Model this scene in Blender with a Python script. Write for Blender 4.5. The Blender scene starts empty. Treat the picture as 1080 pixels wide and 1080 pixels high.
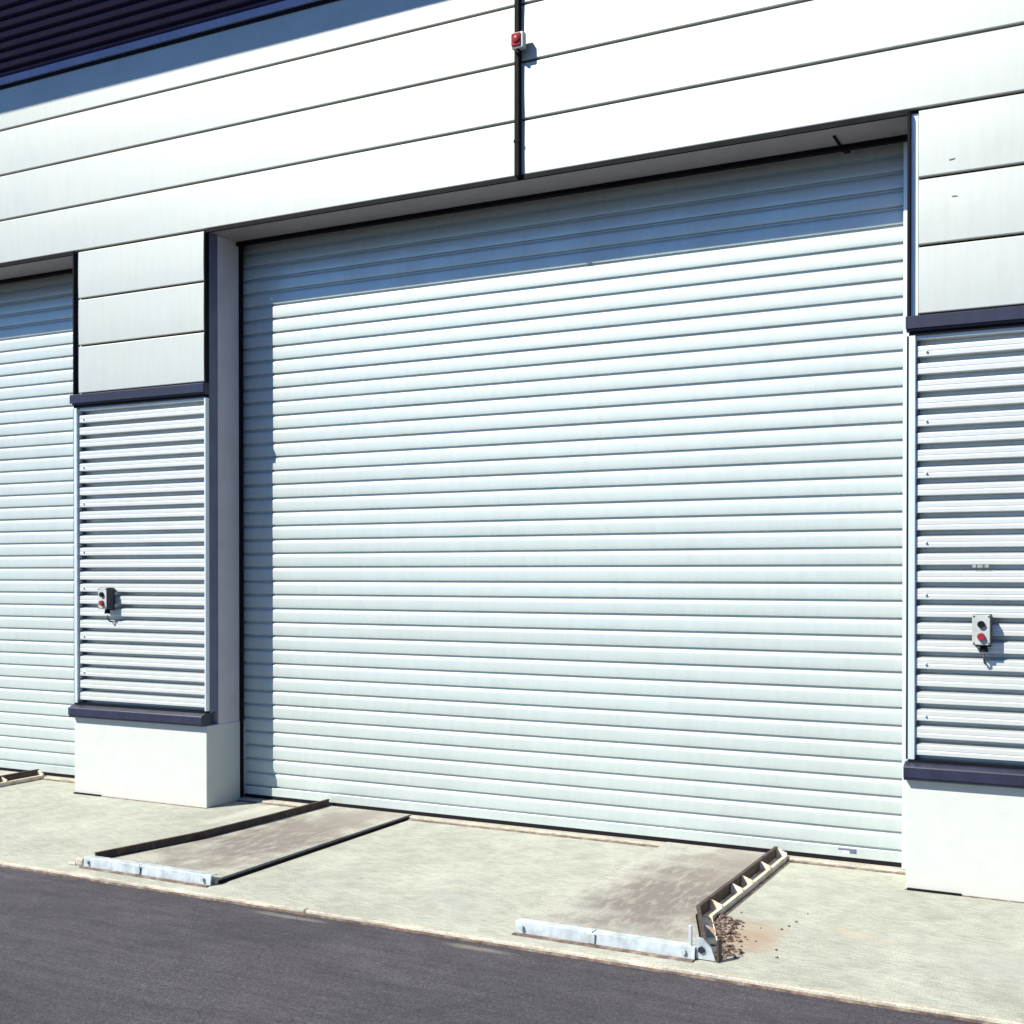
import bpy, bmesh, math, random
from mathutils import Vector, noise
random.seed(7)
scn = bpy.context.scene
COL = scn.collection

# ------------------------------------------------------------------ measures (metres)
XL, XR = -6.279, -1.143          # main opening
PITCH = 6.536                    # opening + pier
HEAD = 4.398                     # underside of the lintel
ROW = 0.3794                     # cladding course
TRIM = 3.245                     # top of the dark trim over the ribbed sheet
SILL_T, SILL_B = 0.728, 0.629
REC = 0.444                      # shutter plane
TOP = 5.90                       # top of the cladding
X0, X1 = XL - 1.398 - PITCH, XR + 1.398 + PITCH
YA = -1.91                       # edge of the concrete apron

# ------------------------------------------------------------------ materials
def mat(name):
    m = bpy.data.materials.new(name); m.use_nodes = True
    nt = m.node_tree; b = nt.nodes['Principled BSDF']
    return m, nt, b
def N(nt, t, **kw):
    n = nt.nodes.new(t)
    for k, v in kw.items():
        if k in n.inputs: n.inputs[k].default_value = v
        else: setattr(n, k, v)
    return n
def L(nt, a, b): nt.links.new(a, b)
def coords(nt, scale=(1, 1, 1), rot=(0, 0, 0)):
    g = nt.nodes.new('ShaderNodeNewGeometry')
    mp = nt.nodes.new('ShaderNodeMapping'); mp.inputs['Scale'].default_value = scale; mp.inputs['Rotation'].default_value = rot
    L(nt, g.outputs['Position'], mp.inputs['Vector']); return mp.outputs['Vector']
def noise_tex(nt, vec, scale, detail=4, rough=.55):
    n = nt.nodes.new('ShaderNodeTexNoise'); n.inputs['Scale'].default_value = scale
    n.inputs['Detail'].default_value = detail; n.inputs['Roughness'].default_value = rough
    L(nt, vec, n.inputs['Vector']); return n.outputs['Fac']
def ramp(nt, fac, stops):
    r = nt.nodes.new('ShaderNodeValToRGB'); e = r.color_ramp.elements
    while len(e) < len(stops): e.new(.5)
    for i, (p, c) in enumerate(stops):
        e[i].position = p; e[i].color = (*c, 1) if len(c) == 3 else c
    L(nt, fac, r.inputs['Fac']); return r.outputs['Color']
def mix(nt, fac, a, b, mode='MIX'):
    m = nt.nodes.new('ShaderNodeMix'); m.data_type = 'RGBA'; m.blend_type = mode
    for s, v in ((m.inputs[0], fac), (m.inputs[6], a), (m.inputs[7], b)):
        if hasattr(v, 'node'): L(nt, v, s)
        elif isinstance(v, (int, float)): s.default_value = v
        else: s.default_value = (*v, 1)
    return m.outputs[2]
def bump(nt, h, b, strength, dist):
    n = nt.nodes.new('ShaderNodeBump'); n.inputs['Strength'].default_value = strength; n.inputs['Distance'].default_value = dist
    L(nt, h, n.inputs['Height']); L(nt, n.outputs['Normal'], b.inputs['Normal'])
def g(v): return (v, v, v)

def metal_paint(name, col, metallic, rough, coat=0.0, dirt=.06, dscale=3.0, bstr=.15, spec=.5):
    m, nt, b = mat(name)
    v = coords(nt)
    vs = coords(nt, (6, 6, .7))
    n1 = noise_tex(nt, v, dscale, 6, .6); n2 = noise_tex(nt, vs, 4, 4, .6)
    f1 = ramp(nt, n1, [(.35, g(1 - dirt * 1.6)), (.62, g(1))])
    f2 = ramp(nt, n2, [(.3, g(1 - dirt)), (.6, g(1))])
    c = mix(nt, 1.0, col, f1, 'MULTIPLY'); c = mix(nt, 1.0, c, f2, 'MULTIPLY')
    fine = noise_tex(nt, v, 260, 2, .5)
    c = mix(nt, 1.0, c, ramp(nt, fine, [(.3, g(.95)), (.7, g(1.0))]), 'MULTIPLY')
    L(nt, c, b.inputs['Base Color'])
    b.inputs['Metallic'].default_value = metallic; b.inputs['Specular IOR Level'].default_value = spec
    r = ramp(nt, n1, [(.3, g(rough + .06)), (.7, g(rough - .04))]); L(nt, r, b.inputs['Roughness'])
    if coat: b.inputs['Coat Weight'].default_value = coat; b.inputs['Coat Roughness'].default_value = .15
    lowf = noise_tex(nt, v, 1.7, 2, .4)
    bump(nt, lowf, b, bstr, .02)
    return m

M = {}
M['panel'] = metal_paint('panel_silver_paint', (.425, .458, .438), .34, .47, 0, .05, 2.0, .08)
M['shutter'] = metal_paint('shutter_silver_paint', (.485, .548, .538), .35, .40, 0, .055, 2.6, .08)
M['ribbed'] = metal_paint('ribbed_sheet_paint', (.55, .58, .57), .35, .38, 0, .05, 3.2, .06)
M['edge'] = metal_paint('edge_trim_paint', (.58, .65, .68), .4, .4, 0, .04, 4, .05)
M['navy'] = metal_paint('navy_trim_paint', (.020, .023, .052), .0, .38, 0, .25, 9, .08, .4)
M['navy_mid'] = metal_paint('slate_blue_return_paint', (.105, .115, .19), .0, .4, 0, .1, 6, .05)
M['black'] = metal_paint('black_gasket_and_shade', (.005, .005, .008), 0, .7, 0, .1, 6, .05, .12)
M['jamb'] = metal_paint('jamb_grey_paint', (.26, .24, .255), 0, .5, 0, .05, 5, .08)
M['pier'] = metal_paint('pier_grey_paint', (.46, .445, .47), 0, .5, 0, .05, 5, .08)
M['canopy'] = metal_paint('dark_canopy_sheet', (.030, .024, .085), 0, .5, 0, .12, 3, .1, .4)
M['bluetrim'] = metal_paint('blue_flashing', (.16, .25, .50), .2, .4, 0, .08, 3, .1)
M['core'] = metal_paint('dark_backing', (.10, .10, .11), 0, .7, 0, .1, 3, .1)
M['galv'] = metal_paint('galvanised_steel', (.62, .69, .72), .55, .45, 0, .2, 14, .25)
M['enclosure'] = metal_paint('dark_enclosure_sides', (.06, .06, .068), 0, .5, 0, .12, 30, .05, .3)
M['grey_plastic'] = metal_paint('grey_enclosure', (.38, .42, .42), 0, .45, 0, .12, 30, .05)
M['darkmark'] = metal_paint('dark_scuff', (.12, .13, .2), 0, .6, 0, .2, 40, .05)
M['scuff'] = metal_paint('pale_scuff', (.30, .32, .33), 0, .6, 0, .3, 40, .05)
M['ink'] = metal_paint('pale_sticker', (.66, .68, .70), 0, .5, 0, .1, 40, .05)

def plinth_mat():
    m, nt, b = mat('white_render_paint'); v = coords(nt)
    n = noise_tex(nt, v, 9, 6, .6); n2 = noise_tex(nt, v, 90, 3, .6)
    c = ramp(nt, n, [(.3, (.415, .44, .425)), (.65, (.445, .468, .452))])
    sp = noise_tex(nt, v, 55, 2, .5)
    c = mix(nt, ramp(nt, sp, [(.74, g(0)), (.80, g(.35))]), c, (.35, .33, .32))
    # splash-up grime just over the ground
    sx = nt.nodes.new('ShaderNodeSeparateXYZ'); ge = nt.nodes.new('ShaderNodeNewGeometry'); L(nt, ge.outputs['Position'], sx.inputs[0])
    mr = N(nt, 'ShaderNodeMapRange'); mr.inputs['From Min'].default_value = 0; mr.inputs['From Max'].default_value = .16
    mr.inputs['To Min'].default_value = .38; mr.inputs['To Max'].default_value = 0; L(nt, sx.outputs['Z'], mr.inputs['Value'])
    mm = nt.nodes.new('ShaderNodeMath'); mm.operation = 'MULTIPLY'; L(nt, mr.outputs[0], mm.inputs[0]); L(nt, n, mm.inputs[1])
    c = mix(nt, mm.outputs[0], c, (.42, .37, .30))
    L(nt, c, b.inputs['Base Color']); b.inputs['Roughness'].default_value = .6; b.inputs['Specular IOR Level'].default_value = .3
    bump(nt, n2, b, .35, .004); return m
M['plinth'] = plinth_mat()

def concrete(name, a, bcol, stain=None, streak_rot=.5, stain_amt=1.0):
    m, nt, b = mat(name); v = coords(nt)
    n = noise_tex(nt, v, 1.3, 7, .62); n2 = noise_tex(nt, v, 7, 6, .65); n3 = noise_tex(nt, v, 140, 3, .6)
    vs = coords(nt, (2.2, 26, 1), (0, 0, streak_rot)); st = noise_tex(nt, vs, 5, 6, .7)
    c = ramp(nt, n, [(.30, a), (.66, bcol)])
    c = mix(nt, 1, c, ramp(nt, n2, [(.30, g(.80)), (.58, g(1.0))]), 'MULTIPLY')
    c = mix(nt, 1, c, ramp(nt, st, [(.33, g(.76)), (.56, g(1.0))]), 'MULTIPLY')
    c = mix(nt, 1, c, ramp(nt, n3, [(.34, g(.62)), (.56, g(1.0))]), 'MULTIPLY')
    # small dark pits and grit
    vo = nt.nodes.new('ShaderNodeTexVoronoi'); vo.inputs['Scale'].default_value = 3.1; L(nt, v, vo.inputs['Vector'])
    spot = ramp(nt, vo.outputs['Distance'], [(.03, g(.55)), (.06, g(0))])
    c = mix(nt, spot, c, (.16, .15, .13))
    sp = noise_tex(nt, v, 30, 5, .75)
    c = mix(nt, ramp(nt, sp, [(.56, g(0)), (.72, g(.55))]), c, (.25, .235, .20))
    vt = coords(nt, (3, 60, 1), (0, 0, streak_rot + .25)); s2 = noise_tex(nt, vt, 3, 5, .7)
    c = mix(nt, 1, c, ramp(nt, s2, [(.38, g(.70)), (.55, g(1.04))]), 'MULTIPLY')
    dk = noise_tex(nt, v, 2.3, 6, .75)
    c = mix(nt, ramp(nt, dk, [(.50, g(0)), (.68, g(.42))]), c, (.30, .30, .27))
    if stain: c = stain(nt, c, v)
    L(nt, c, b.inputs['Base Color']); b.inputs['Roughness'].default_value = .85; b.inputs['Specular IOR Level'].default_value = .25
    s = nt.nodes.new('ShaderNodeMath'); s.operation = 'ADD'; L(nt, st, s.inputs[0]); L(nt, n3, s.inputs[1])
    bump(nt, s.outputs[0], b, .5, .006); return m
def blob(nt, c, v, centre, size, rot, col, amt, edge=.5):
    """a stain with a shape of its own"""
    g_ = nt.nodes.new('ShaderNodeNewGeometry')
    sub = nt.nodes.new('ShaderNodeVectorMath'); sub.operation = 'SUBTRACT'; L(nt, g_.outputs['Position'], sub.inputs[0]); sub.inputs[1].default_value = (*centre, 0)
    mp = nt.nodes.new('ShaderNodeMapping'); mp.vector_type = 'POINT'; mp.inputs['Rotation'].default_value = (0, 0, rot); L(nt, sub.outputs[0], mp.inputs['Vector'])
    dv = nt.nodes.new('ShaderNodeVectorMath'); dv.operation = 'DIVIDE'; L(nt, mp.outputs[0], dv.inputs[0]); dv.inputs[1].default_value = (size[0], size[1], 1)
    nz = nt.nodes.new('ShaderNodeTexNoise'); nz.inputs['Scale'].default_value = 5; nz.inputs['Detail'].default_value = 5; L(nt, v, nz.inputs['Vector'])
    ln = nt.nodes.new('ShaderNodeVectorMath'); ln.operation = 'LENGTH'; L(nt, dv.outputs[0], ln.inputs[0])
    ad = nt.nodes.new('ShaderNodeMath'); ad.operation = 'MULTIPLY_ADD'; L(nt, nz.outputs['Fac'], ad.inputs[0]); ad.inputs[1].default_value = 1.4; ad.inputs[2].default_value = -.7
    s = nt.nodes.new('ShaderNodeMath'); s.operation = 'ADD'; L(nt, ln.outputs['Value'], s.inputs[0]); L(nt, ad.outputs[0], s.inputs[1])
    f = ramp(nt, s.outputs[0], [(edge, g(amt)), (1.0, g(0))])
    return mix(nt, f, c, col)
def apron_stain(nt, c, v):
    c = blob(nt, c, v, (-1.22, -1.0), (.24, .05), .35, (.46, .36, .24), .45, .3)
    c = blob(nt, c, v, (-3.35, -1.35), (.30, .10), .6, (.30, .31, .30), .5, .3)
    c = blob(nt, c, v, (-4.2, -1.45), (.12, .05), .2, (.30, .31, .30), .5, .3)
    c = blob(nt, c, v, (-1.72, -1.32), (.25, .42), .1, (.30, .21, .15), .75, .4)
    c = blob(nt, c, v, (-3.7, .36), (2.6, .05), 0, (.28, .22, .17), .5, .2)
    c = blob(nt, c, v, (-.4, -1.2), (.7, .35), .3, (.33, .34, .32), .5, .1)
    c = blob(nt, c, v, (-5.9, .0), (.10, .7), .05, (.52, .49, .44), .5, .4)
    return c
M['apron'] = concrete('brushed_concrete', (.40, .415, .355), (.525, .545, .47), apron_stain, .95)
def pad_stain(cx):
    def f(nt, c, v):
        c = blob(nt, c, v, (cx, -.75), (.55, 1.15), 0, (.165, .145, .132), .9, .40)
        sv = coords(nt, (8, 2.0, 1)); sn = noise_tex(nt, sv, 2.6, 7, .72); c = mix(nt, ramp(nt, sn, [(.50, g(0)), (.62, g(.45))]), c, (.42, .40, .35))
        c = blob(nt, c, v, (cx + .1, .1), (.30, .75), .1, (.23, .205, .185), .75, .3)
        return c
    return f
M['pad_l'] = concrete('worn_concrete_left', (.42, .42, .37), (.54, .54, .47), pad_stain(-5.1), 1.57)
M['pad_r'] = concrete('worn_concrete_right', (.42, .42, .38), (.54, .54, .48), pad_stain(-2.2), 1.57)
M['kerb'] = concrete('pale_kerb_concrete', (.44, .43, .36), (.60, .58, .49), None, 0)

def asphalt():
    m, nt, b = mat('asphalt'); v = coords(nt)
    n = noise_tex(nt, v, .8, 6, .6); n2 = noise_tex(nt, v, 6, 5, .6); ag = noise_tex(nt, v, 210, 3, .65)
    vs = coords(nt, (1, 9, 1), (0, 0, -.25)); st = noise_tex(nt, vs, 1.6, 7, .7); md = noise_tex(nt, v, 48, 5, .8)
    c = ramp(nt, n, [(.3, (.050, .047, .057)), (.7, (.078, .073, .085))])
    c = mix(nt, 1, c, ramp(nt, n2, [(.3, g(.84)), (.7, g(1.08))]), 'MULTIPLY')
    c = mix(nt, 1, c, ramp(nt, st, [(.3, g(.70)), (.65, g(1.15))]), 'MULTIPLY')
    c = mix(nt, 1, c, ramp(nt, md, [(.36, g(.74)), (.52, g(1.0)), (.66, g(1.4))]), 'MULTIPLY')
    c = mix(nt, 1, c, ramp(nt, ag, [(.34, g(.35)), (.5, g(.95)), (.68, g(1.8))]), 'MULTIPLY')
    c = blob(nt, c, v, (-3.95, -1.985), (.35, .035), 0, (.24, .22, .19), .6, .2)
    c = blob(nt, c, v, (-2.80, -2.00), (.25, .04), 0, (.26, .23, .19), .6, .2)
    c = blob(nt, c, v, (-5.4, -2.25), (.22, .05), .1, (.04, .04, .05), .6, .2)
    c = blob(nt, c, v, (-4.25, -4.0), (.35, .02), .9, (.24, .19, .17), .5, .2)
    wv = nt.nodes.new('ShaderNodeTexVoronoi'); wv.feature = 'DISTANCE_TO_EDGE'; wv.inputs['Scale'].default_value = .42
    nv = nt.nodes.new('ShaderNodeTexNoise'); nv.inputs['Scale'].default_value = 3.5; nv.inputs['Detail'].default_value = 6; L(nt, v, nv.inputs['Vector'])
    va = nt.nodes.new('ShaderNodeVectorMath'); va.operation = 'MULTIPLY_ADD'; L(nt, nv.outputs['Color'], va.inputs[0]); va.inputs[1].default_value = (.35, .35, .35); L(nt, v, va.inputs[2])
    L(nt, va.outputs[0], wv.inputs['Vector'])
    c = mix(nt, ramp(nt, wv.outputs['Distance'], [(.0, g(.35)), (.004, g(0))]), c, (.02, .018, .02))
    L(nt, c, b.inputs['Base Color']); b.inputs['Roughness'].default_value = .8; b.inputs['Specular IOR Level'].default_value = .3
    bump(nt, ag, b, .8, .006); return m
M['asphalt'] = asphalt()

def rust(name, a, bc, c3):
    m, nt, b = mat(name); v = coords(nt)
    n = noise_tex(nt, v, 45 if name == 'broken_concrete' else 16, 6, .7)
    L(nt, ramp(nt, n, [(.3, a), (.5, bc), (.7, c3)]), b.inputs['Base Color']); b.inputs['Roughness'].default_value = .75
    bump(nt, n, b, .6, .01); return m
M['rust_dark'] = rust('rusted_dark_steel', (.018, .012, .012), (.045, .028, .024), (.10, .055, .035))
M['rust_pale'] = rust('worn_cream_steel', (.38, .20, .08), (.62, .54, .42), (.74, .70, .60))
M['rubble'] = rust('broken_concrete', (.02, .012, .010), (.075, .040, .028), (.40, .36, .30))
M['seam'] = rust('dirt_filled_seam_and_dark_strip', (.05, .03, .025), (.15, .10, .08), (.32, .27, .21))
M['rubber_shade'] = metal_paint('black_rubber_and_shade', (.010, .008, .012), 0, .8, 0, .1, 20, .1, .12)
m_, nt_, b_ = mat('red_lens'); b_.inputs['Base Color'].default_value = (.42, .012, .012, 1); b_.inputs['Roughness'].default_value = .18; M['red'] = m_
m_, nt_, b_ = mat('red_button'); b_.inputs['Base Color'].default_value = (.55, .03, .035, 1); b_.inputs['Roughness'].default_value = .3; M['redb'] = m_
for k in ('red', 'redb'):
    nt = M[k].node_tree; v = coords(nt); n = noise_tex(nt, v, 60, 3, .6)
    c = ramp(nt, n, [(.3, (.15, .006, .010)), (.7, (.30, .02, .03))]); L(nt, c, nt.nodes['Principled BSDF'].inputs['Base Color'])

# ------------------------------------------------------------------ mesh helpers
class MB:
    def __init__(s): s.bm = bmesh.new()
    def box(s, x0, x1, y0, y1, z0, z1, bev=0.0, seg=1):
        r = bmesh.ops.create_cube(s.bm, size=1)
        for v in r['verts']:
            v.co = Vector(((x0 + x1) / 2 + v.co.x * (x1 - x0), (y0 + y1) / 2 + v.co.y * (y1 - y0), (z0 + z1) / 2 + v.co.z * (z1 - z0)))
        if bev:
            es = {e for v in r['verts'] for e in v.link_edges}
            bmesh.ops.bevel(s.bm, geom=list(es), offset=bev, segments=seg, affect='EDGES', profile=.5)
        return s
    def prism(s, pts, axis, a, b_, closed=True, segs=1, jitter=0.0, smooth=False):
        """profile pts in the two other axes swept along axis 'X' (pts = y,z) or 'Y' (pts = x,z) or 'Z' (pts = x,y)"""
        rings = []
        for i in range(segs + 1):
            t = a + (b_ - a) * i / segs; ring = []
            for (p, q) in pts:
                co = {'X': (t, p, q), 'Y': (p, t, q), 'Z': (p, q, t)}[axis]
                co = Vector(co)
                if jitter: co.y += jitter * noise.noise(Vector((co.x * .9, co.z * 3.1, 5.2)))
                ring.append(s.bm.verts.new(co))
            rings.append(ring)
        n = len(pts)
        for i in range(segs):
            for k in range(n if closed else n - 1):
                f = s.bm.faces.new((rings[i][k], rings[i][(k + 1) % n], rings[i + 1][(k + 1) % n], rings[i + 1][k])); f.smooth = smooth
        if closed:
            s.bm.faces.new(rings[0][::-1]); s.bm.faces.new(rings[-1])
        return s
    def hexa(s, bottom, top):
        vb = [s.bm.verts.new(Vector(p)) for p in bottom]; vt = [s.bm.verts.new(Vector(p)) for p in top]; n = len(vb)
        s.bm.faces.new(vb[::-1]); s.bm.faces.new(vt)
        for i in range(n): s.bm.faces.new((vb[i], vb[(i + 1) % n], vt[(i + 1) % n], vt[i]))
        return s
    def cyl(s, c, r, h, axis='Y', n=20, r2=None, bev=0):
        q = bmesh.ops.create_cone(s.bm, cap_ends=True, segments=n, radius1=r, radius2=r if r2 is None else r2, depth=h)
        for v in q['verts']:
            x, y, z = v.co
            v.co = {'Z': Vector((x, y, z)), 'Y': Vector((x, -z, y)), 'X': Vector((z, x, y))}[axis] + Vector(c)
        return s
    def tube(s, pts, r, n=8):
        prev = None; pts = [Vector(p) for p in pts]
        for i, p in enumerate(pts):
            d = (pts[min(i + 1, len(pts) - 1)] - pts[max(i - 1, 0)]).normalized()
            u = d.cross(Vector((.3, 1, .2))).normalized(); w = d.cross(u)
            ring = [s.bm.verts.new(p + r * (math.cos(2 * math.pi * k / n) * u + math.sin(2 * math.pi * k / n) * w)) for k in range(n)]
            if prev:
                for k in range(n):
                    f = s.bm.faces.new((prev[k], prev[(k + 1) % n], ring[(k + 1) % n], ring[k])); f.smooth = True
            else: s.bm.faces.new(ring[::-1])
            prev = ring
        s.bm.faces.new(prev); return s
    def build(s, name, m, parent=None, sharp=False):
        bmesh.ops.recalc_face_normals(s.bm, faces=s.bm.faces)
        me = bpy.data.meshes.new(name); s.bm.to_mesh(me); s.bm.free(); me.materials.append(m)
        o = bpy.data.objects.new(name, me); COL.objects.link(o)
        if parent:
            o.parent = parent
            # keep world placement: parts are modelled in world space
            o.matrix_parent_inverse = parent.matrix_world.inverted()
        return o
def smooth(o, deg):
    for p in o.data.polygons: p.use_smooth = True
    o.data.set_sharp_from_angle(angle=math.radians(deg))
def empty(name, loc, label, cat, group=None):
    o = bpy.data.objects.new(name, None); COL.objects.link(o); o.location = loc
    o.empty_display_size = .2
    bpy.context.view_layer.update()
    o['label'] = label; o['category'] = cat
    if group: o['group'] = group
    return o
def tag(o, label, cat, group=None):
    o['label'] = label; o['category'] = cat
    if group: o['group'] = group
    return o
def struct(o): o['kind'] = 'structure'; return o

# ------------------------------------------------------------------ ground
def flat(name, x0, x1, y0, y1, z, m, th=None):
    b = MB()
    if th: b.box(x0, x1, y0, y1, z - th, z)
    else:
        vs = [b.bm.verts.new(p) for p in ((x0, y0, z), (x1, y0, z), (x1, y1, z), (x0, y1, z))]; b.bm.faces.new(vs)
    return struct(b.build(name, m))
flat('road', -500, 500, -500, 500, -.022, M['asphalt'])
flat('pavement', X0 - 8, X1 + 8, YA + .048, .75, 0, M['apron'], .05)
k = MB()
x = X0 - 8
while x < X1 + 8:
    e = min(x + 3.66, X1 + 8); k.box(x, e - .005, YA + random.uniform(-.004, .004), YA + .045, -.06, .004 + random.uniform(-.001, .001), .006); x = e
struct(k.build('kerb', M['kerb']))
k = MB(); k.box(X0 - 8, X1 + 8, YA - .016, YA - .005, -.0215, -.012); struct(k.build('kerb_joint', M['seam']))

# ------------------------------------------------------------------ the building
B = empty('industrial_building', (XL, .3, 0), 'pale silver clad industrial building with wide roller shutter doors between ribbed piers', 'building')
B.rotation_euler = (0, 0, 0)

def clad_panel(x0, x1, z0, z1, name='cladding_panel'):
    """one slightly cushioned cassette panel with folded edges"""
    g_ = .0075; x0 += g_; x1 -= g_; z0 += g_; z1 -= g_
    h = z1 - z0; n = 10; sag = .0022
    pr = [(.03, z0), (.006, z0), (.0022, z0 + .0018)]
    for i in range(n + 1):
        t = i / n; zz = z0 + .006 + (h - .012) * t
        pr.append((.0 - sag * (1 - (2 * t - 1) ** 2), zz))
    pr += [(.0022, z1 - .0018), (.006, z1), (.03, z1)]
    b = MB(); b.prism(pr, 'X', x0, x1, True, max(2, int((x1 - x0) / .35)), .0022)
    o = b.build(name, M['panel'], B)
    smooth(o, 25); return o

joints = [X0, XL + 2.684 - PITCH, XL + 2.684, XL + 2.684 + PITCH, X1]
for r in range(4):
    z0 = HEAD + r * ROW; z1 = HEAD + (r + 1) * ROW if r < 3 else TOP
    for a, b2 in zip(joints[:-1], joints[1:]):
        clad_panel(a, b2, z0 + (.012 if r == 0 else 0), z1)
core = MB(); core.box(X0, X1, .03, .135, HEAD + .02, TOP + .02); core.box(X0 + .01, X1 - .01, .62, .9, 0.0, TOP + 1.2)
core.build('backing_wall', M['core'], B)

piers = [(XL - 1.398 - PITCH, XL - PITCH), (XL - 1.398, XL), (XR, XR + 1.398), (XR + PITCH, XR + PITCH + 1.398)]
RP = .0978
def ribbed(x0, x1, z0, z1):
    """horizontal trapezoid-rib sheet: crest, sloped underside, valley, sloped top"""
    pr = []; z = z0
    cyc = [(.000, .000), (.000, .020), (.0012, .0225), (.0012, .0265), (.000, .029), (.000, .0500), (.003, .0530), (.062, .0545), (.068, .0565), (.068, .0760), (.062, .0785), (.006, .0895), (.001, .0920)]
    zz = z1
    while zz > z0 + .002:          # from the top down so ribs start under the trim
        for (y, dz) in cyc:
            q = zz - (RP - dz) if False else zz - dz
            if q > z0: pr.append((.012 + y, q))
        zz -= RP
    pr.append((.012, z0)); pr += [(.088, z0), (.088, z1)]
    pr = [(-.004 + y, q) for y, q in pr]
    # remove duplicates
    out = []
    for p in pr:
        if not out or (abs(p[0] - out[-1][0]) + abs(p[1] - out[-1][1])) > 1e-4: out.append(p)
    b = MB(); b.prism(out, 'X', x0, x1, True, 1)
    return b.build('ribbed_sheet', M['ribbed'], B)

for i, (a, c) in enumerate(piers):
    MB().box(a, c, 0, .60, 0.0, SILL_B, .004).build('plinth', M['plinth'], B)
    MB().box(a + .002, c - .002, .135, .38, SILL_B + .002, HEAD).build('pier_jamb', M['pier'], B)
    MB().box(a + .10, c - .10, .381, .62, SILL_B, HEAD + .3).build('pier_core', M['core'], B)
    MB().box(a - .004, c + .002, -.013, -.0005, .0006, .0035).build('base_joint', M['seam'], B)
    MB().box(a + .01, a + .30, -.018, -.0005, .0036, .012).build('base_gap', M['black'], B)
    # dark returns behind the cladding edge
    for xx in (a + .004, c - .060):
        rt = MB(); rt.box(xx, xx + .056, .040, .1345, SILL_B + .10, HEAD - .002); rt.build('cladding_return', M['navy_mid'], B)
    bk = MB(); bk.box(a + .061, c - .061, .092, .134, SILL_B + .1, HEAD); bk.build('pier_backing', M['black'], B)
    # upper smooth panels
    for r in range(3):
        z1 = HEAD - r * ROW; z0 = HEAD - (r + 1) * ROW if r < 2 else TRIM
        clad_panel(a + .054, c - .013, z0 + (.006 if r == 2 else 0), z1 + (0 if r else .010))
    # black gaskets on the corners and the shallow recess beside them
    MB().box(a, a + .016, -.006, .0385, TRIM + .001, HEAD - .001, .002).build('corner_gasket', M['black'], B)
    MB().box(c - .011, c, -.008, .0385, TRIM + .001, HEAD - .001, .002).build('corner_gasket', M['black'], B)
    MB().box(a + .0165, a + .0535, .034, .0395, TRIM + .001, HEAD - .001).build('recess_strip', M['edge'], B)
    # dark trim over the ribbed sheet
    tr = MB(); tr.prism([(-.034, TRIM - .002), (.03, TRIM + .004), (.03, TRIM - .085), (-.010, TRIM - .085), (-.012, TRIM - .072), (-.038, TRIM - .072), (-.038, TRIM - .008)], 'X', a - .002, c + .003)
    tr.build('head_trim', M['navy'], B)
    sh = ribbed(a + .050, c - .020, SILL_T - .004, TRIM - .078)
    et = MB(); et.box(a + .012, a + .049, -.012, .060, SILL_T + .0135, TRIM - .109, .003)
    et.build('edge_trim', M['edge'], B)
    et = MB(); et.box(c - .0195, c - .0005, -.004, .036, SILL_T + .0135, TRIM - .109, .003); et.build('edge_trim', M['edge'], B)
    MB().box(a, a + .0115, -.003, .05, SILL_T + .0135, TRIM - .109).build('corner_gasket', M['black'], B)
    MB().box(a + .013, c - .001, -.010, .030, TRIM - .108, TRIM - .0855).build('trim_shadow', M['black'], B)  # black strip painting the shadow that the head trim casts on the ribs
    MB().box(a + .013, c - .001, -.010, .030, SILL_T + .0005, SILL_T + .013).build('sill_dark_line', M['black'], B)  # black strip drawing the dark line above the sill
    s_ = MB(); s_.prism([(.05, SILL_T), (-.010, SILL_T), (-.056, SILL_T - .020), (-.060, SILL_T - .026), (-.060, SILL_B + .018), (-.052, SILL_B + .016), (-.050, SILL_B + .001), (.05, SILL_B + .001)], 'X', a - .004, c - .001)
    s_.build('sill', M['navy'], B)
    for j in range(7):
        zz = TRIM - .078 - RP * (1 + round(3.55 * j)) - .022
        if zz > SILL_T + .05:
            sc = MB(); sc.cyl((a + .105, .000, zz), .007, .010, 'Y', 8); sc.build('screw', M['edge'], B)

for xx, w_ in ((-.79, .018), (-.765, .030), (-.728, .022)):
    wb = MB(); wb.box(xx, xx + w_, -.0062, -.0043, 1.826, 1.842); wb.build('worn_label', M['scuff'], B)

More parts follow.
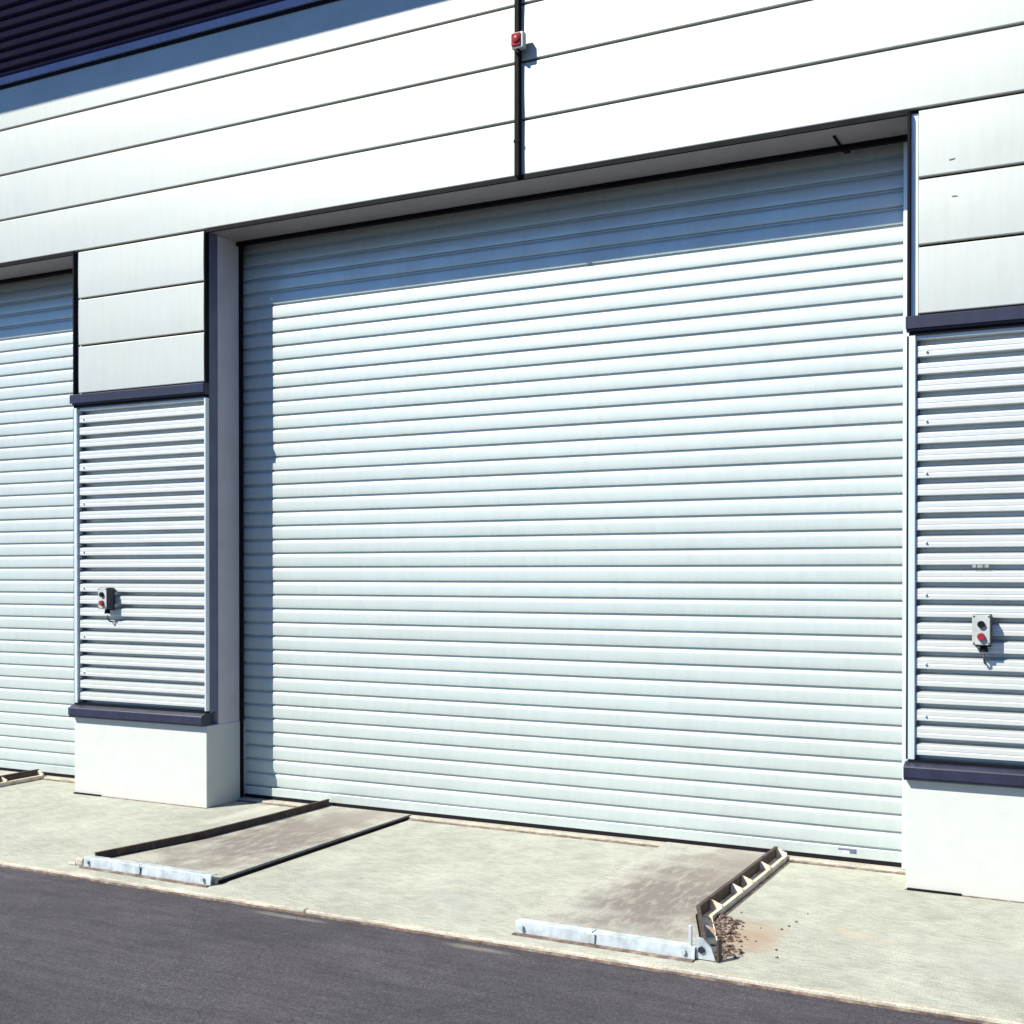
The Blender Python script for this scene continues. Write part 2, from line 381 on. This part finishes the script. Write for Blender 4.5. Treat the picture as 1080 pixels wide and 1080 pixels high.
# openings: lintel soffit, shutter, threshold
SP = .1079
def curtain(x0, x1, zb, zt, seed):
    rnd = random.Random(seed); pr = []
    z = zb; n = 8
    while z < zt:
        off = rnd.uniform(-.0012, .0012); tilt = rnd.uniform(-.0015, .0015)
        tp = tilt
        for (y, dz) in ((.014, .0), (.014, .0115), (-.0010, .0122), (-.0040, .0140), (-.0050, .020), (-.0058, .040), (-.0058, .060), (-.0056, .080), (-.0046, .091), (-.0015, .099), (.0045, .1045), (.012, .1075)):
            zz = z + dz; pr.append((y + off + tilt * dz / SP + .5 * max(0, zz - 4.08) ** 2, zz))
        z += SP
    return pr, z
for i in range(3):
    xa = XL + (i - 1) * PITCH; xb = XR + (i - 1) * PITCH
    sf = MB(); sf.box(xa, xb, .012, .60, HEAD + .001, HEAD + .019); sf.build('lintel_soffit', M['jamb'], B)
    lg = MB(); lg.box(xa, xb + .012, -.006, .011, HEAD - .014, HEAD + .016, .002); lg.build('lintel_gasket', M['black'], B)
    MB().box(xa + .003, xb - .003, .345, .385, HEAD - .030, HEAD + .0005, .002).build('lintel_dark_strip', M['black'], B)  # added black strip that draws the dark gap line behind the soffit
    S = None
    pr, zt = curtain(xa, xb, .112, HEAD + .03, 11 + i)
    b = MB(); b.prism([(REC + y, z) for y, z in pr], 'X', xa - .06, xb + .06, False, 24, .0020)
    S = b.build('roller_shutter', M['shutter'], B)
    smooth(S, 35)
    bb = MB(); bb.box(xa - .05, xb + .05, REC - .012, REC + .02, .046, .1115, .004, 2); bb.build('bottom_bar', M['shutter'], S)
    rb = MB(); rb.box(xa - .05, xb + .05, REC - .008, REC + .015, .018, .0455, .003); rb.build('rubber_seal', M['rubber_shade'], S)
    gr = MB(); gr.box(xb - .086, xb - .0, REC - .055, REC - .020, .02, HEAD + .0, .003); gr.build('guide_rail', M['edge'], S)
    gl = MB(); gl.box(xa - .02, xa + .006, REC - .060, REC - .018, .02, HEAD, .002); gl.build('guide_rail', M['black'], S)
    if i == 1:
        st = MB(); st.box(XR - .47, XR - .36, REC - .0135, REC - .0122, .088, .100); st.box(XR - .40, XR - .36, REC - .0135, REC - .0122, .072, .087)
        st.build('sticker', M['darkmark'], S)
        st = MB(); st.box(XR - .44, XR - .405, REC - .0136, REC - .0122, .070, .0865); st.build('sticker', M['ink'], S)
        bk = MB(); bk.box(XR - .44, XR - .40, REC - .10, REC - .03, HEAD - .035, HEAD, .004); bk.box(XR - .455, XR - .44, REC - .28, REC - .08, HEAD - .012, HEAD, .002); bk.build('stop_bracket', M['black'], S)
    th = MB(); th.box(xa, xb, .365, .60, .0005, .018, .003); th.build('threshold', M['kerb'], B)
    th = MB(); th.box(xa + .01, xb - .01, .335, .362, .0006, .006); th.build('threshold_seam', M['seam'], B)

# leaning dark canopy over the wall (its underside slopes up and out)
YE = 1.42; ZE = 5.705 + 1.077 * YE
cn = MB(); n = 26; pts = []
dy, dz = -YE, ZE - (TOP + .07); ln = math.hypot(dy, dz); u = (dy / ln, dz / ln); nn = (u[1], -u[0])  # outward normal = down/out
nn = (-abs(u[1]), -abs(u[0]))
rp = .0745; k = int(ln / rp)
for j in range(k):
    for (t, d) in ((0, 0), (.50, 0), (.56, -.045), (.94, -.045)):
        s = (j + t) * rp
        pts.append((u[0] * s + nn[0] * d - .028, TOP + .055 + u[1] * s + nn[1] * d))
pts.append((-YE, ZE)); pts.append((-YE + .02, ZE + .12)); pts.append((.9, ZE + .35)); pts.append((.9, TOP + .055))
cn.prism(pts, 'X', X0 - .3, X1 + .3); cn.build('canopy', M['canopy'], B)
fl = MB(); fl.prism([(-.030, TOP + .005), (-.034, TOP + .008), (-.052, TOP + .050), (-.02, TOP + .051), (.03, TOP + .045), (.03, TOP + .040), (-.004, TOP + .03), (-.006, TOP + .005)], 'X', X0 - .3, X1 + .3)
fl.build('canopy_flashing', M['bluetrim'], B)
MB().box(X0, X1, -.012, .029, TOP - .022, TOP + .004).build('wall_head_shadow', M['black'], B)  # black strip painted in as the shadow gap under the flashing
# small scratches and scuffs on the cladding, upper right
sf = MB()
def scuff(x, z, dx, dz, w=.006):
    p = Vector((x, -.0052, z)); d = Vector((dx, 0, dz)); nrm = Vector((-dz, 0, dx)).normalized() * w / 2
    q = [p - nrm, p + nrm, p + d + nrm * .6, p + d - nrm * .6]
    sf.hexa([v + Vector((0, .003, 0)) for v in q], q)
scuff(-.905, 3.895, .03, -.002, .007)
sf.build('scuff_mark', M['scuff'], B)
sf = MB(); scuff(-.92, 4.10, .03, .003, .006); sf.build('scuff_mark', M['scuff'], B)

# ------------------------------------------------------------------ wall fittings
cd = empty('conduit', (-3.597, 0, HEAD), 'thin dark vertical conduit running down the cladding above the main shutter', 'conduit')
b = MB(); b.box(-3.622, -3.588, -.042, -.0055, HEAD + .004, TOP - .03, .004, 2); b.build('pipe_cover', M['black'], cd)
for zz in (4.62, 5.62):
    b = MB(); b.box(-3.626, -3.584, -.045, -.006, zz, zz + .022, .003); b.build('clip', M['black'], cd)

wl = empty('warning_light', (-3.575, -.08, 5.26), 'small grey box with round red lamp mounted on the conduit above the main shutter', 'warning light')
b = MB(); b.box(-3.618, -3.530, -.092, -.043, 5.212, 5.318, .008, 2); b.build('housing', M['grey_plastic'], wl)
b = MB(); b.box(-3.614, -3.548, -.100, -.0925, 5.226, 5.308, .006, 2)
q = bmesh.ops.create_uvsphere(b.bm, u_segments=20, v_segments=10, radius=.026)
for v in q['verts']: v.co = Vector((v.co.x - 3.578, v.co.y * .45 - .102, v.co.z + 5.268))
o = b.build('lens', M['red'], wl)
b = MB(); b.cyl((-3.578, -.068, 5.200), .013, .026, 'Z', 12); b.build('cable_gland', M['black'], wl)

def control_box(cx, cz, label, y0=.005, dark=.0):
    e = empty('control_box', (cx, y0, cz), label, 'control box', 'push button control boxes on the ribbed piers')
    w, h, d = .098, .172, .088
    b = MB(); b.box(cx - w / 2, cx + w / 2, y0 - d, y0 - .012, cz - h / 2, cz + h / 2, .009, 3)
    b.build('enclosure', M['enclosure'], e)
    b = MB(); b.box(cx - w / 2 + .006, cx + w / 2 - .006, y0 - .0118, y0 - .002, cz - h / 2 - .010, cz + h / 2 - .004, .003); b.build('back_plate', M['black'], e)
    b = MB(); b.box(cx - .047, cx + .045, y0 - d - .006, y0 - d - .0005, cz - .083, cz + .083, .003); b.build('face_plate', M['grey_plastic'], e)
    bt = MB(); bt.cyl((cx, y0 - d - .014, cz + .030), .019, .018, 'Y', 20); bt.build('black_button', M['black'], e)
    bt = MB(); bt.cyl((cx, y0 - d - .016, cz - .038), .022, .024, 'Y', 20, .019); bt.build('red_button', M['redb'], e)
    for sx in (-1, 1):
        for sz in (-1, 1):
            b = MB(); b.cyl((cx + sx * .038, y0 - d - .007, cz + sz * .073), .004, .006, 'Y', 8); b.build('screw', M['black'], e)
    b = MB(); b.cyl((cx + .008, y0 - .048, cz - h / 2 - .018), .024, .036, 'Z', 14, .018); b.build('cable_gland', M['black'], e)
    b = MB(); b.tube([(cx + .008, y0 - .048, cz - h / 2 - .05), (cx + .010, y0 - .046, cz - h / 2 - .075), (cx + .012, y0 - .028, cz - h / 2 - .098), (cx + .012, y0 + .010, cz - h / 2 - .104)], .0065)
    b.build('cable', M['enclosure'], e)
    return e
control_box(-.735, 1.487, 'grey push button box on the ribbed pier right of the main shutter, face visible')
control_box(-7.27, 1.597, 'grey push button box on the narrow ribbed pier between the two shutters')

# ------------------------------------------------------------------ raised pads, steel guides, edge angles
PH = .030
def pad(pts, m):
    b = MB(); b.hexa([(x, y, -.02) for x, y in pts], [(x, y, PH if y < 0 else .029) for x, y in pts])
    bmesh.ops.bevel(b.bm, geom=[e for e in b.bm.edges if all(v.co.z > .03 for v in e.verts)], offset=.006, segments=2, affect='EDGES')
    return struct(b.build('ramp', m))
YF = -1.715; YK = -1.14
pad([(-5.66, YF), (-4.70, YF), (-4.70, .40), (-5.415, .40), (-5.48, -.95)], M['pad_l'])
pad([(-2.72, YF), (-1.78, YF), (-2.005, YK), (-2.005, .40), (-2.72, .40)], M['pad_r'])
pad([(-10.05, YF), (-9.08, YF), (-8.56, YF), (-8.56, .40), (-9.27, .40), (-9.27, YF + .3)][1:5], M['pad_r'])
# black strips painting the shaded right side of the left pad
b = MB(); b.box(-4.6985, -4.688, -1.69, .39, .0006, .017); b.box(-4.688, -4.678, -1.69, .39, .0006, .003); struct(b.build('pad_side_shade', M['rubber_shade']))

def guide(pts, side, label, h=.072):
    """steel channel laid on the slab: web, top lip, outward bottom flange, stiffeners. pts: plan points from the door outwards"""
    e = empty('wheel_guide', (pts[0][0], pts[0][1], 0), label, 'wheel guide', 'steel wheel guides on the apron')
    def off(p, q, r, d):  # offset polyline vertex
        return None
    P = [Vector((x, y)) for x, y in pts]
    nrm = []
    for i in range(len(P)):
        a = P[max(i - 1, 0)]; c = P[min(i + 1, len(P) - 1)]; t = (c - a).normalized(); nv = Vector((-t.y, t.x))
        if nv.x * side < 0: nv = -nv
        nrm.append(nv)
    def strip(d0, d1, z0, z1, name, m, i0=0, i1=None):
        b = MB(); i1 = len(P) if i1 is None else i1
        for i in range(i0, i1 - 1):
            a, c, na, nc = P[i], P[i + 1], nrm[i], nrm[i + 1]
            q = [a + na * d0, c + nc * d0, c + nc * d1, a + na * d1]
            b.hexa([(v.x, v.y, z0) for v in q], [(v.x, v.y, z1) for v in q])
        return b.build(name, m, e)
    strip(0, .009, .001, h, 'web', M['rust_dark'])
    strip(-.006, .014, h + .0004, h + .007, 'top_flange', M['rust_dark'])
    strip(.0095, .080, .002, .014, 'bottom_flange', M['rust_pale'])
    strip(.060, .080, .0145, .034, 'lip', M['rust_pale'], 0, len(P) - 1)
    strip(.082, .104, .0008, .004, 'dark_strip', M['seam'])  # dark ground strip along the outer edge of the flange
    # stiffeners
    tot = 0
    for i in range(len(P) - 1):
        seg = P[i + 1] - P[i]; ln = seg.length; t = seg.normalized(); cnt = max(1, round(ln / .44))
        for k in range(cnt + 1 if i == 0 else cnt):
            s = ln * (k + (.5 if i else 0)) / cnt
            s = min(max(s, .012), ln - .012)
            c = P[i] + t * s; nv = Vector((-t.y, t.x)); nv = nv if nv.x * side > 0 else -nv
            q0 = c + nv * .010; q1 = c + nv * .074; w = t * .007
            b = MB(); b.hexa([(q0 - w).to_3d() + Vector((0, 0, .0146)), (q0 + w).to_3d() + Vector((0, 0, .0146)), (q1 + w).to_3d() + Vector((0, 0, .0146)), (q1 - w).to_3d() + Vector((0, 0, .0146))],
                             [(q0 - w).to_3d() + Vector((0, 0, h - .001)), (q0 + w).to_3d() + Vector((0, 0, h + .004)), (q1 + w).to_3d() + Vector((0, 0, .046)), (q1 - w).to_3d() + Vector((0, 0, .046))])
            b.build('stiffener', M['rust_pale'], e)
    return e
gR = guide([(-1.992, .385), (-1.992, -.4), (-1.995, YK), (-1.775, -1.70)], 1, 'bent steel channel rail with pale stiffeners beside the rubble before the main shutter')
gL = guide([(-5.43, .40), (-5.45, -.3), (-5.50, -.95), (-5.66, -1.70)], -1, 'dark rusty steel rail along the ramp nearest the pier between the shutters')
gN = guide([(-8.535, .385), (-8.535, -.4), (-8.535, YK), (-8.32, -1.70)], 1, 'short visible end of steel rail in front of the far left shutter')

# foot plate of the right rail
b = MB(); b.prism([(-1.800, .006), (-1.705, .006), (-1.725, .060), (-1.765, .100), (-1.800, .105)], 'Y', -1.742, -1.730)
b.build('foot_plate', M['galv'], gR)
b = MB(); b.cyl((-1.772, -1.746, .050), .017, .014, 'Y', 6); b.build('bolt', M['navy'], gR)
b = MB(); b.box(-1.700, -1.688, -1.745, -1.70, .001, .105, .002); b.build('end_post', M['rust_dark'], gR)
b = MB(); b.box(-1.835, -1.820, -1.745, -1.730, .05, .155, .002); b.build('end_pin', M['galv'], gR)

def angle(x0, x1, label, seed):
    e = empty('edge_angle', ((x0 + x1) / 2, -1.74, 0), label, 'steel edging', 'galvanised edge angles on the ramps')
    xm = (x0 + x1) / 2 - .05; rnd = random.Random(seed)
    for a, c in ((x0, xm - .004), (xm + .004, x1)):
        b = MB(); b.prism([(-1.762, .0045), (-1.756, .056), (-1.750, .060), (-1.700, .060), (-1.700, .0535), (-1.7485, .0535), (-1.7545, .0045)], 'X', a, c, True, 8, .006)
        b.build('angle_bar', M['galv'], e)
    b = MB(); b.box(xm - .018, xm + .018, -1.770, -1.7635, .008, .058, .002); b.build('joint_plate', M['galv'], e)
    for xx in (x0 + .04, x1 - .05):
        b = MB(); b.cyl((xx, -1.768, .034), .011, .016, 'Y', 8); b.build('bolt', M['grey_plastic'], e)
    b = MB(); b.box(x0, x1, -1.795, -1.766, .0006, .007); b.build('dirt_line', M['seam'], e)
    return e
angle(-5.70, -4.70, 'pale galvanised edge strip at the road end of the ramp nearest the pier between shutters', 1)
angle(-2.735, -1.80, 'pale blue galvanised edge strip at the road end of the right ramp by the rubble', 2)
b = MB(); b.box(-5.765, -5.705, -1.765, -1.69, .001, .050, .014, 2); b.box(-5.83, -5.77, -1.76, -1.72, .001, .018, .005, 2)
tag(b.build('concrete_chunk', M['kerb']), 'pale worn concrete lump at the left end of the left galvanised edge strip', 'concrete lump')

# rubble at the broken corner
b = MB(); rnd = random.Random(3)
def stone(c, r):
    q = bmesh.ops.create_icosphere(b.bm, subdivisions=1, radius=r)
    ph = rnd.uniform(0, 6)
    for v in q['verts']:
        k = 1 + .45 * noise.noise(v.co * (1.2 / r) + Vector((ph, ph, 0)))
        v.co = Vector((v.co.x * k * rnd.uniform(.9, 1.1), v.co.y * k, v.co.z * k * .6)) + Vector(c)
for i in range(420):
    t = rnd.random(); y = -1.02 - .62 * t
    xw = -1.93 + .20 * max(0, (t - .15))
    x = xw + abs(rnd.gauss(0, .055)) + .01
    r = rnd.uniform(.004, .013) * (1 if rnd.random() < .9 else 1.8)
    stone((x, y, r * .4), r)
for i in range(14):
    stone((rnd.uniform(-1.85, -1.35), rnd.uniform(-1.6, -.7), .003), rnd.uniform(.004, .010))
for i in range(14):
    stone((-1.80 + rnd.gauss(0, .03) - .10, .34 + rnd.gauss(0, .02), .004), rnd.uniform(.005, .012))
o = b.build('rubble', M['rubble']); o['kind'] = 'stuff'; tag(o, 'brown broken concrete crumbs beside the bent right rail', 'rubble')

# ------------------------------------------------------------------ light
sd = Vector((-.655, -1.0, 1.077)).normalized()
sun = bpy.data.lights.new('sun', 'SUN'); sun.energy = 5.0; sun.angle = math.radians(.53); sun.color = (1, .94, .81)
so = bpy.data.objects.new('sun', sun); COL.objects.link(so); so.rotation_euler = sd.to_track_quat('Z', 'Y').to_euler(); so.location = (-6, -12, 12)
w = bpy.data.worlds.new('World'); scn.world = w; w.use_nodes = True; nt = w.node_tree
sky = nt.nodes.new('ShaderNodeTexSky'); sky.sky_type = 'NISHITA'; sky.sun_disc = False
sky.sun_elevation = math.asin(sd.z); sky.sun_rotation = math.atan2(sd.x, sd.y)
sky.air_density = 1.0; sky.dust_density = .1; sky.ozone_density = 4
bg = nt.nodes['Background']; tint = mix(nt, 1.0, sky.outputs[0], (.48, .88, 1.42), 'MULTIPLY'); nt.links.new(tint, bg.inputs[0]); bg.inputs[1].default_value = .056

# ------------------------------------------------------------------ camera
cam = bpy.data.cameras.new('camera'); co = bpy.data.objects.new('camera', cam); COL.objects.link(co); scn.camera = co
cam.sensor_width = 36; cam.lens = 36 * 1271.29 / 1080; cam.shift_y = 74.87 / 1080; cam.clip_end = 2000; cam.clip_start = .05
co.location = (0, -7.1, 1.794); co.rotation_euler = (math.pi / 2 - .00787, .0, .47581)
scn.view_settings.view_transform = 'Standard'; scn.view_settings.look = 'None'; scn.view_settings.exposure = .87; scn.view_settings.gamma = 1
scn.render.resolution_x = scn.render.resolution_y = 1024
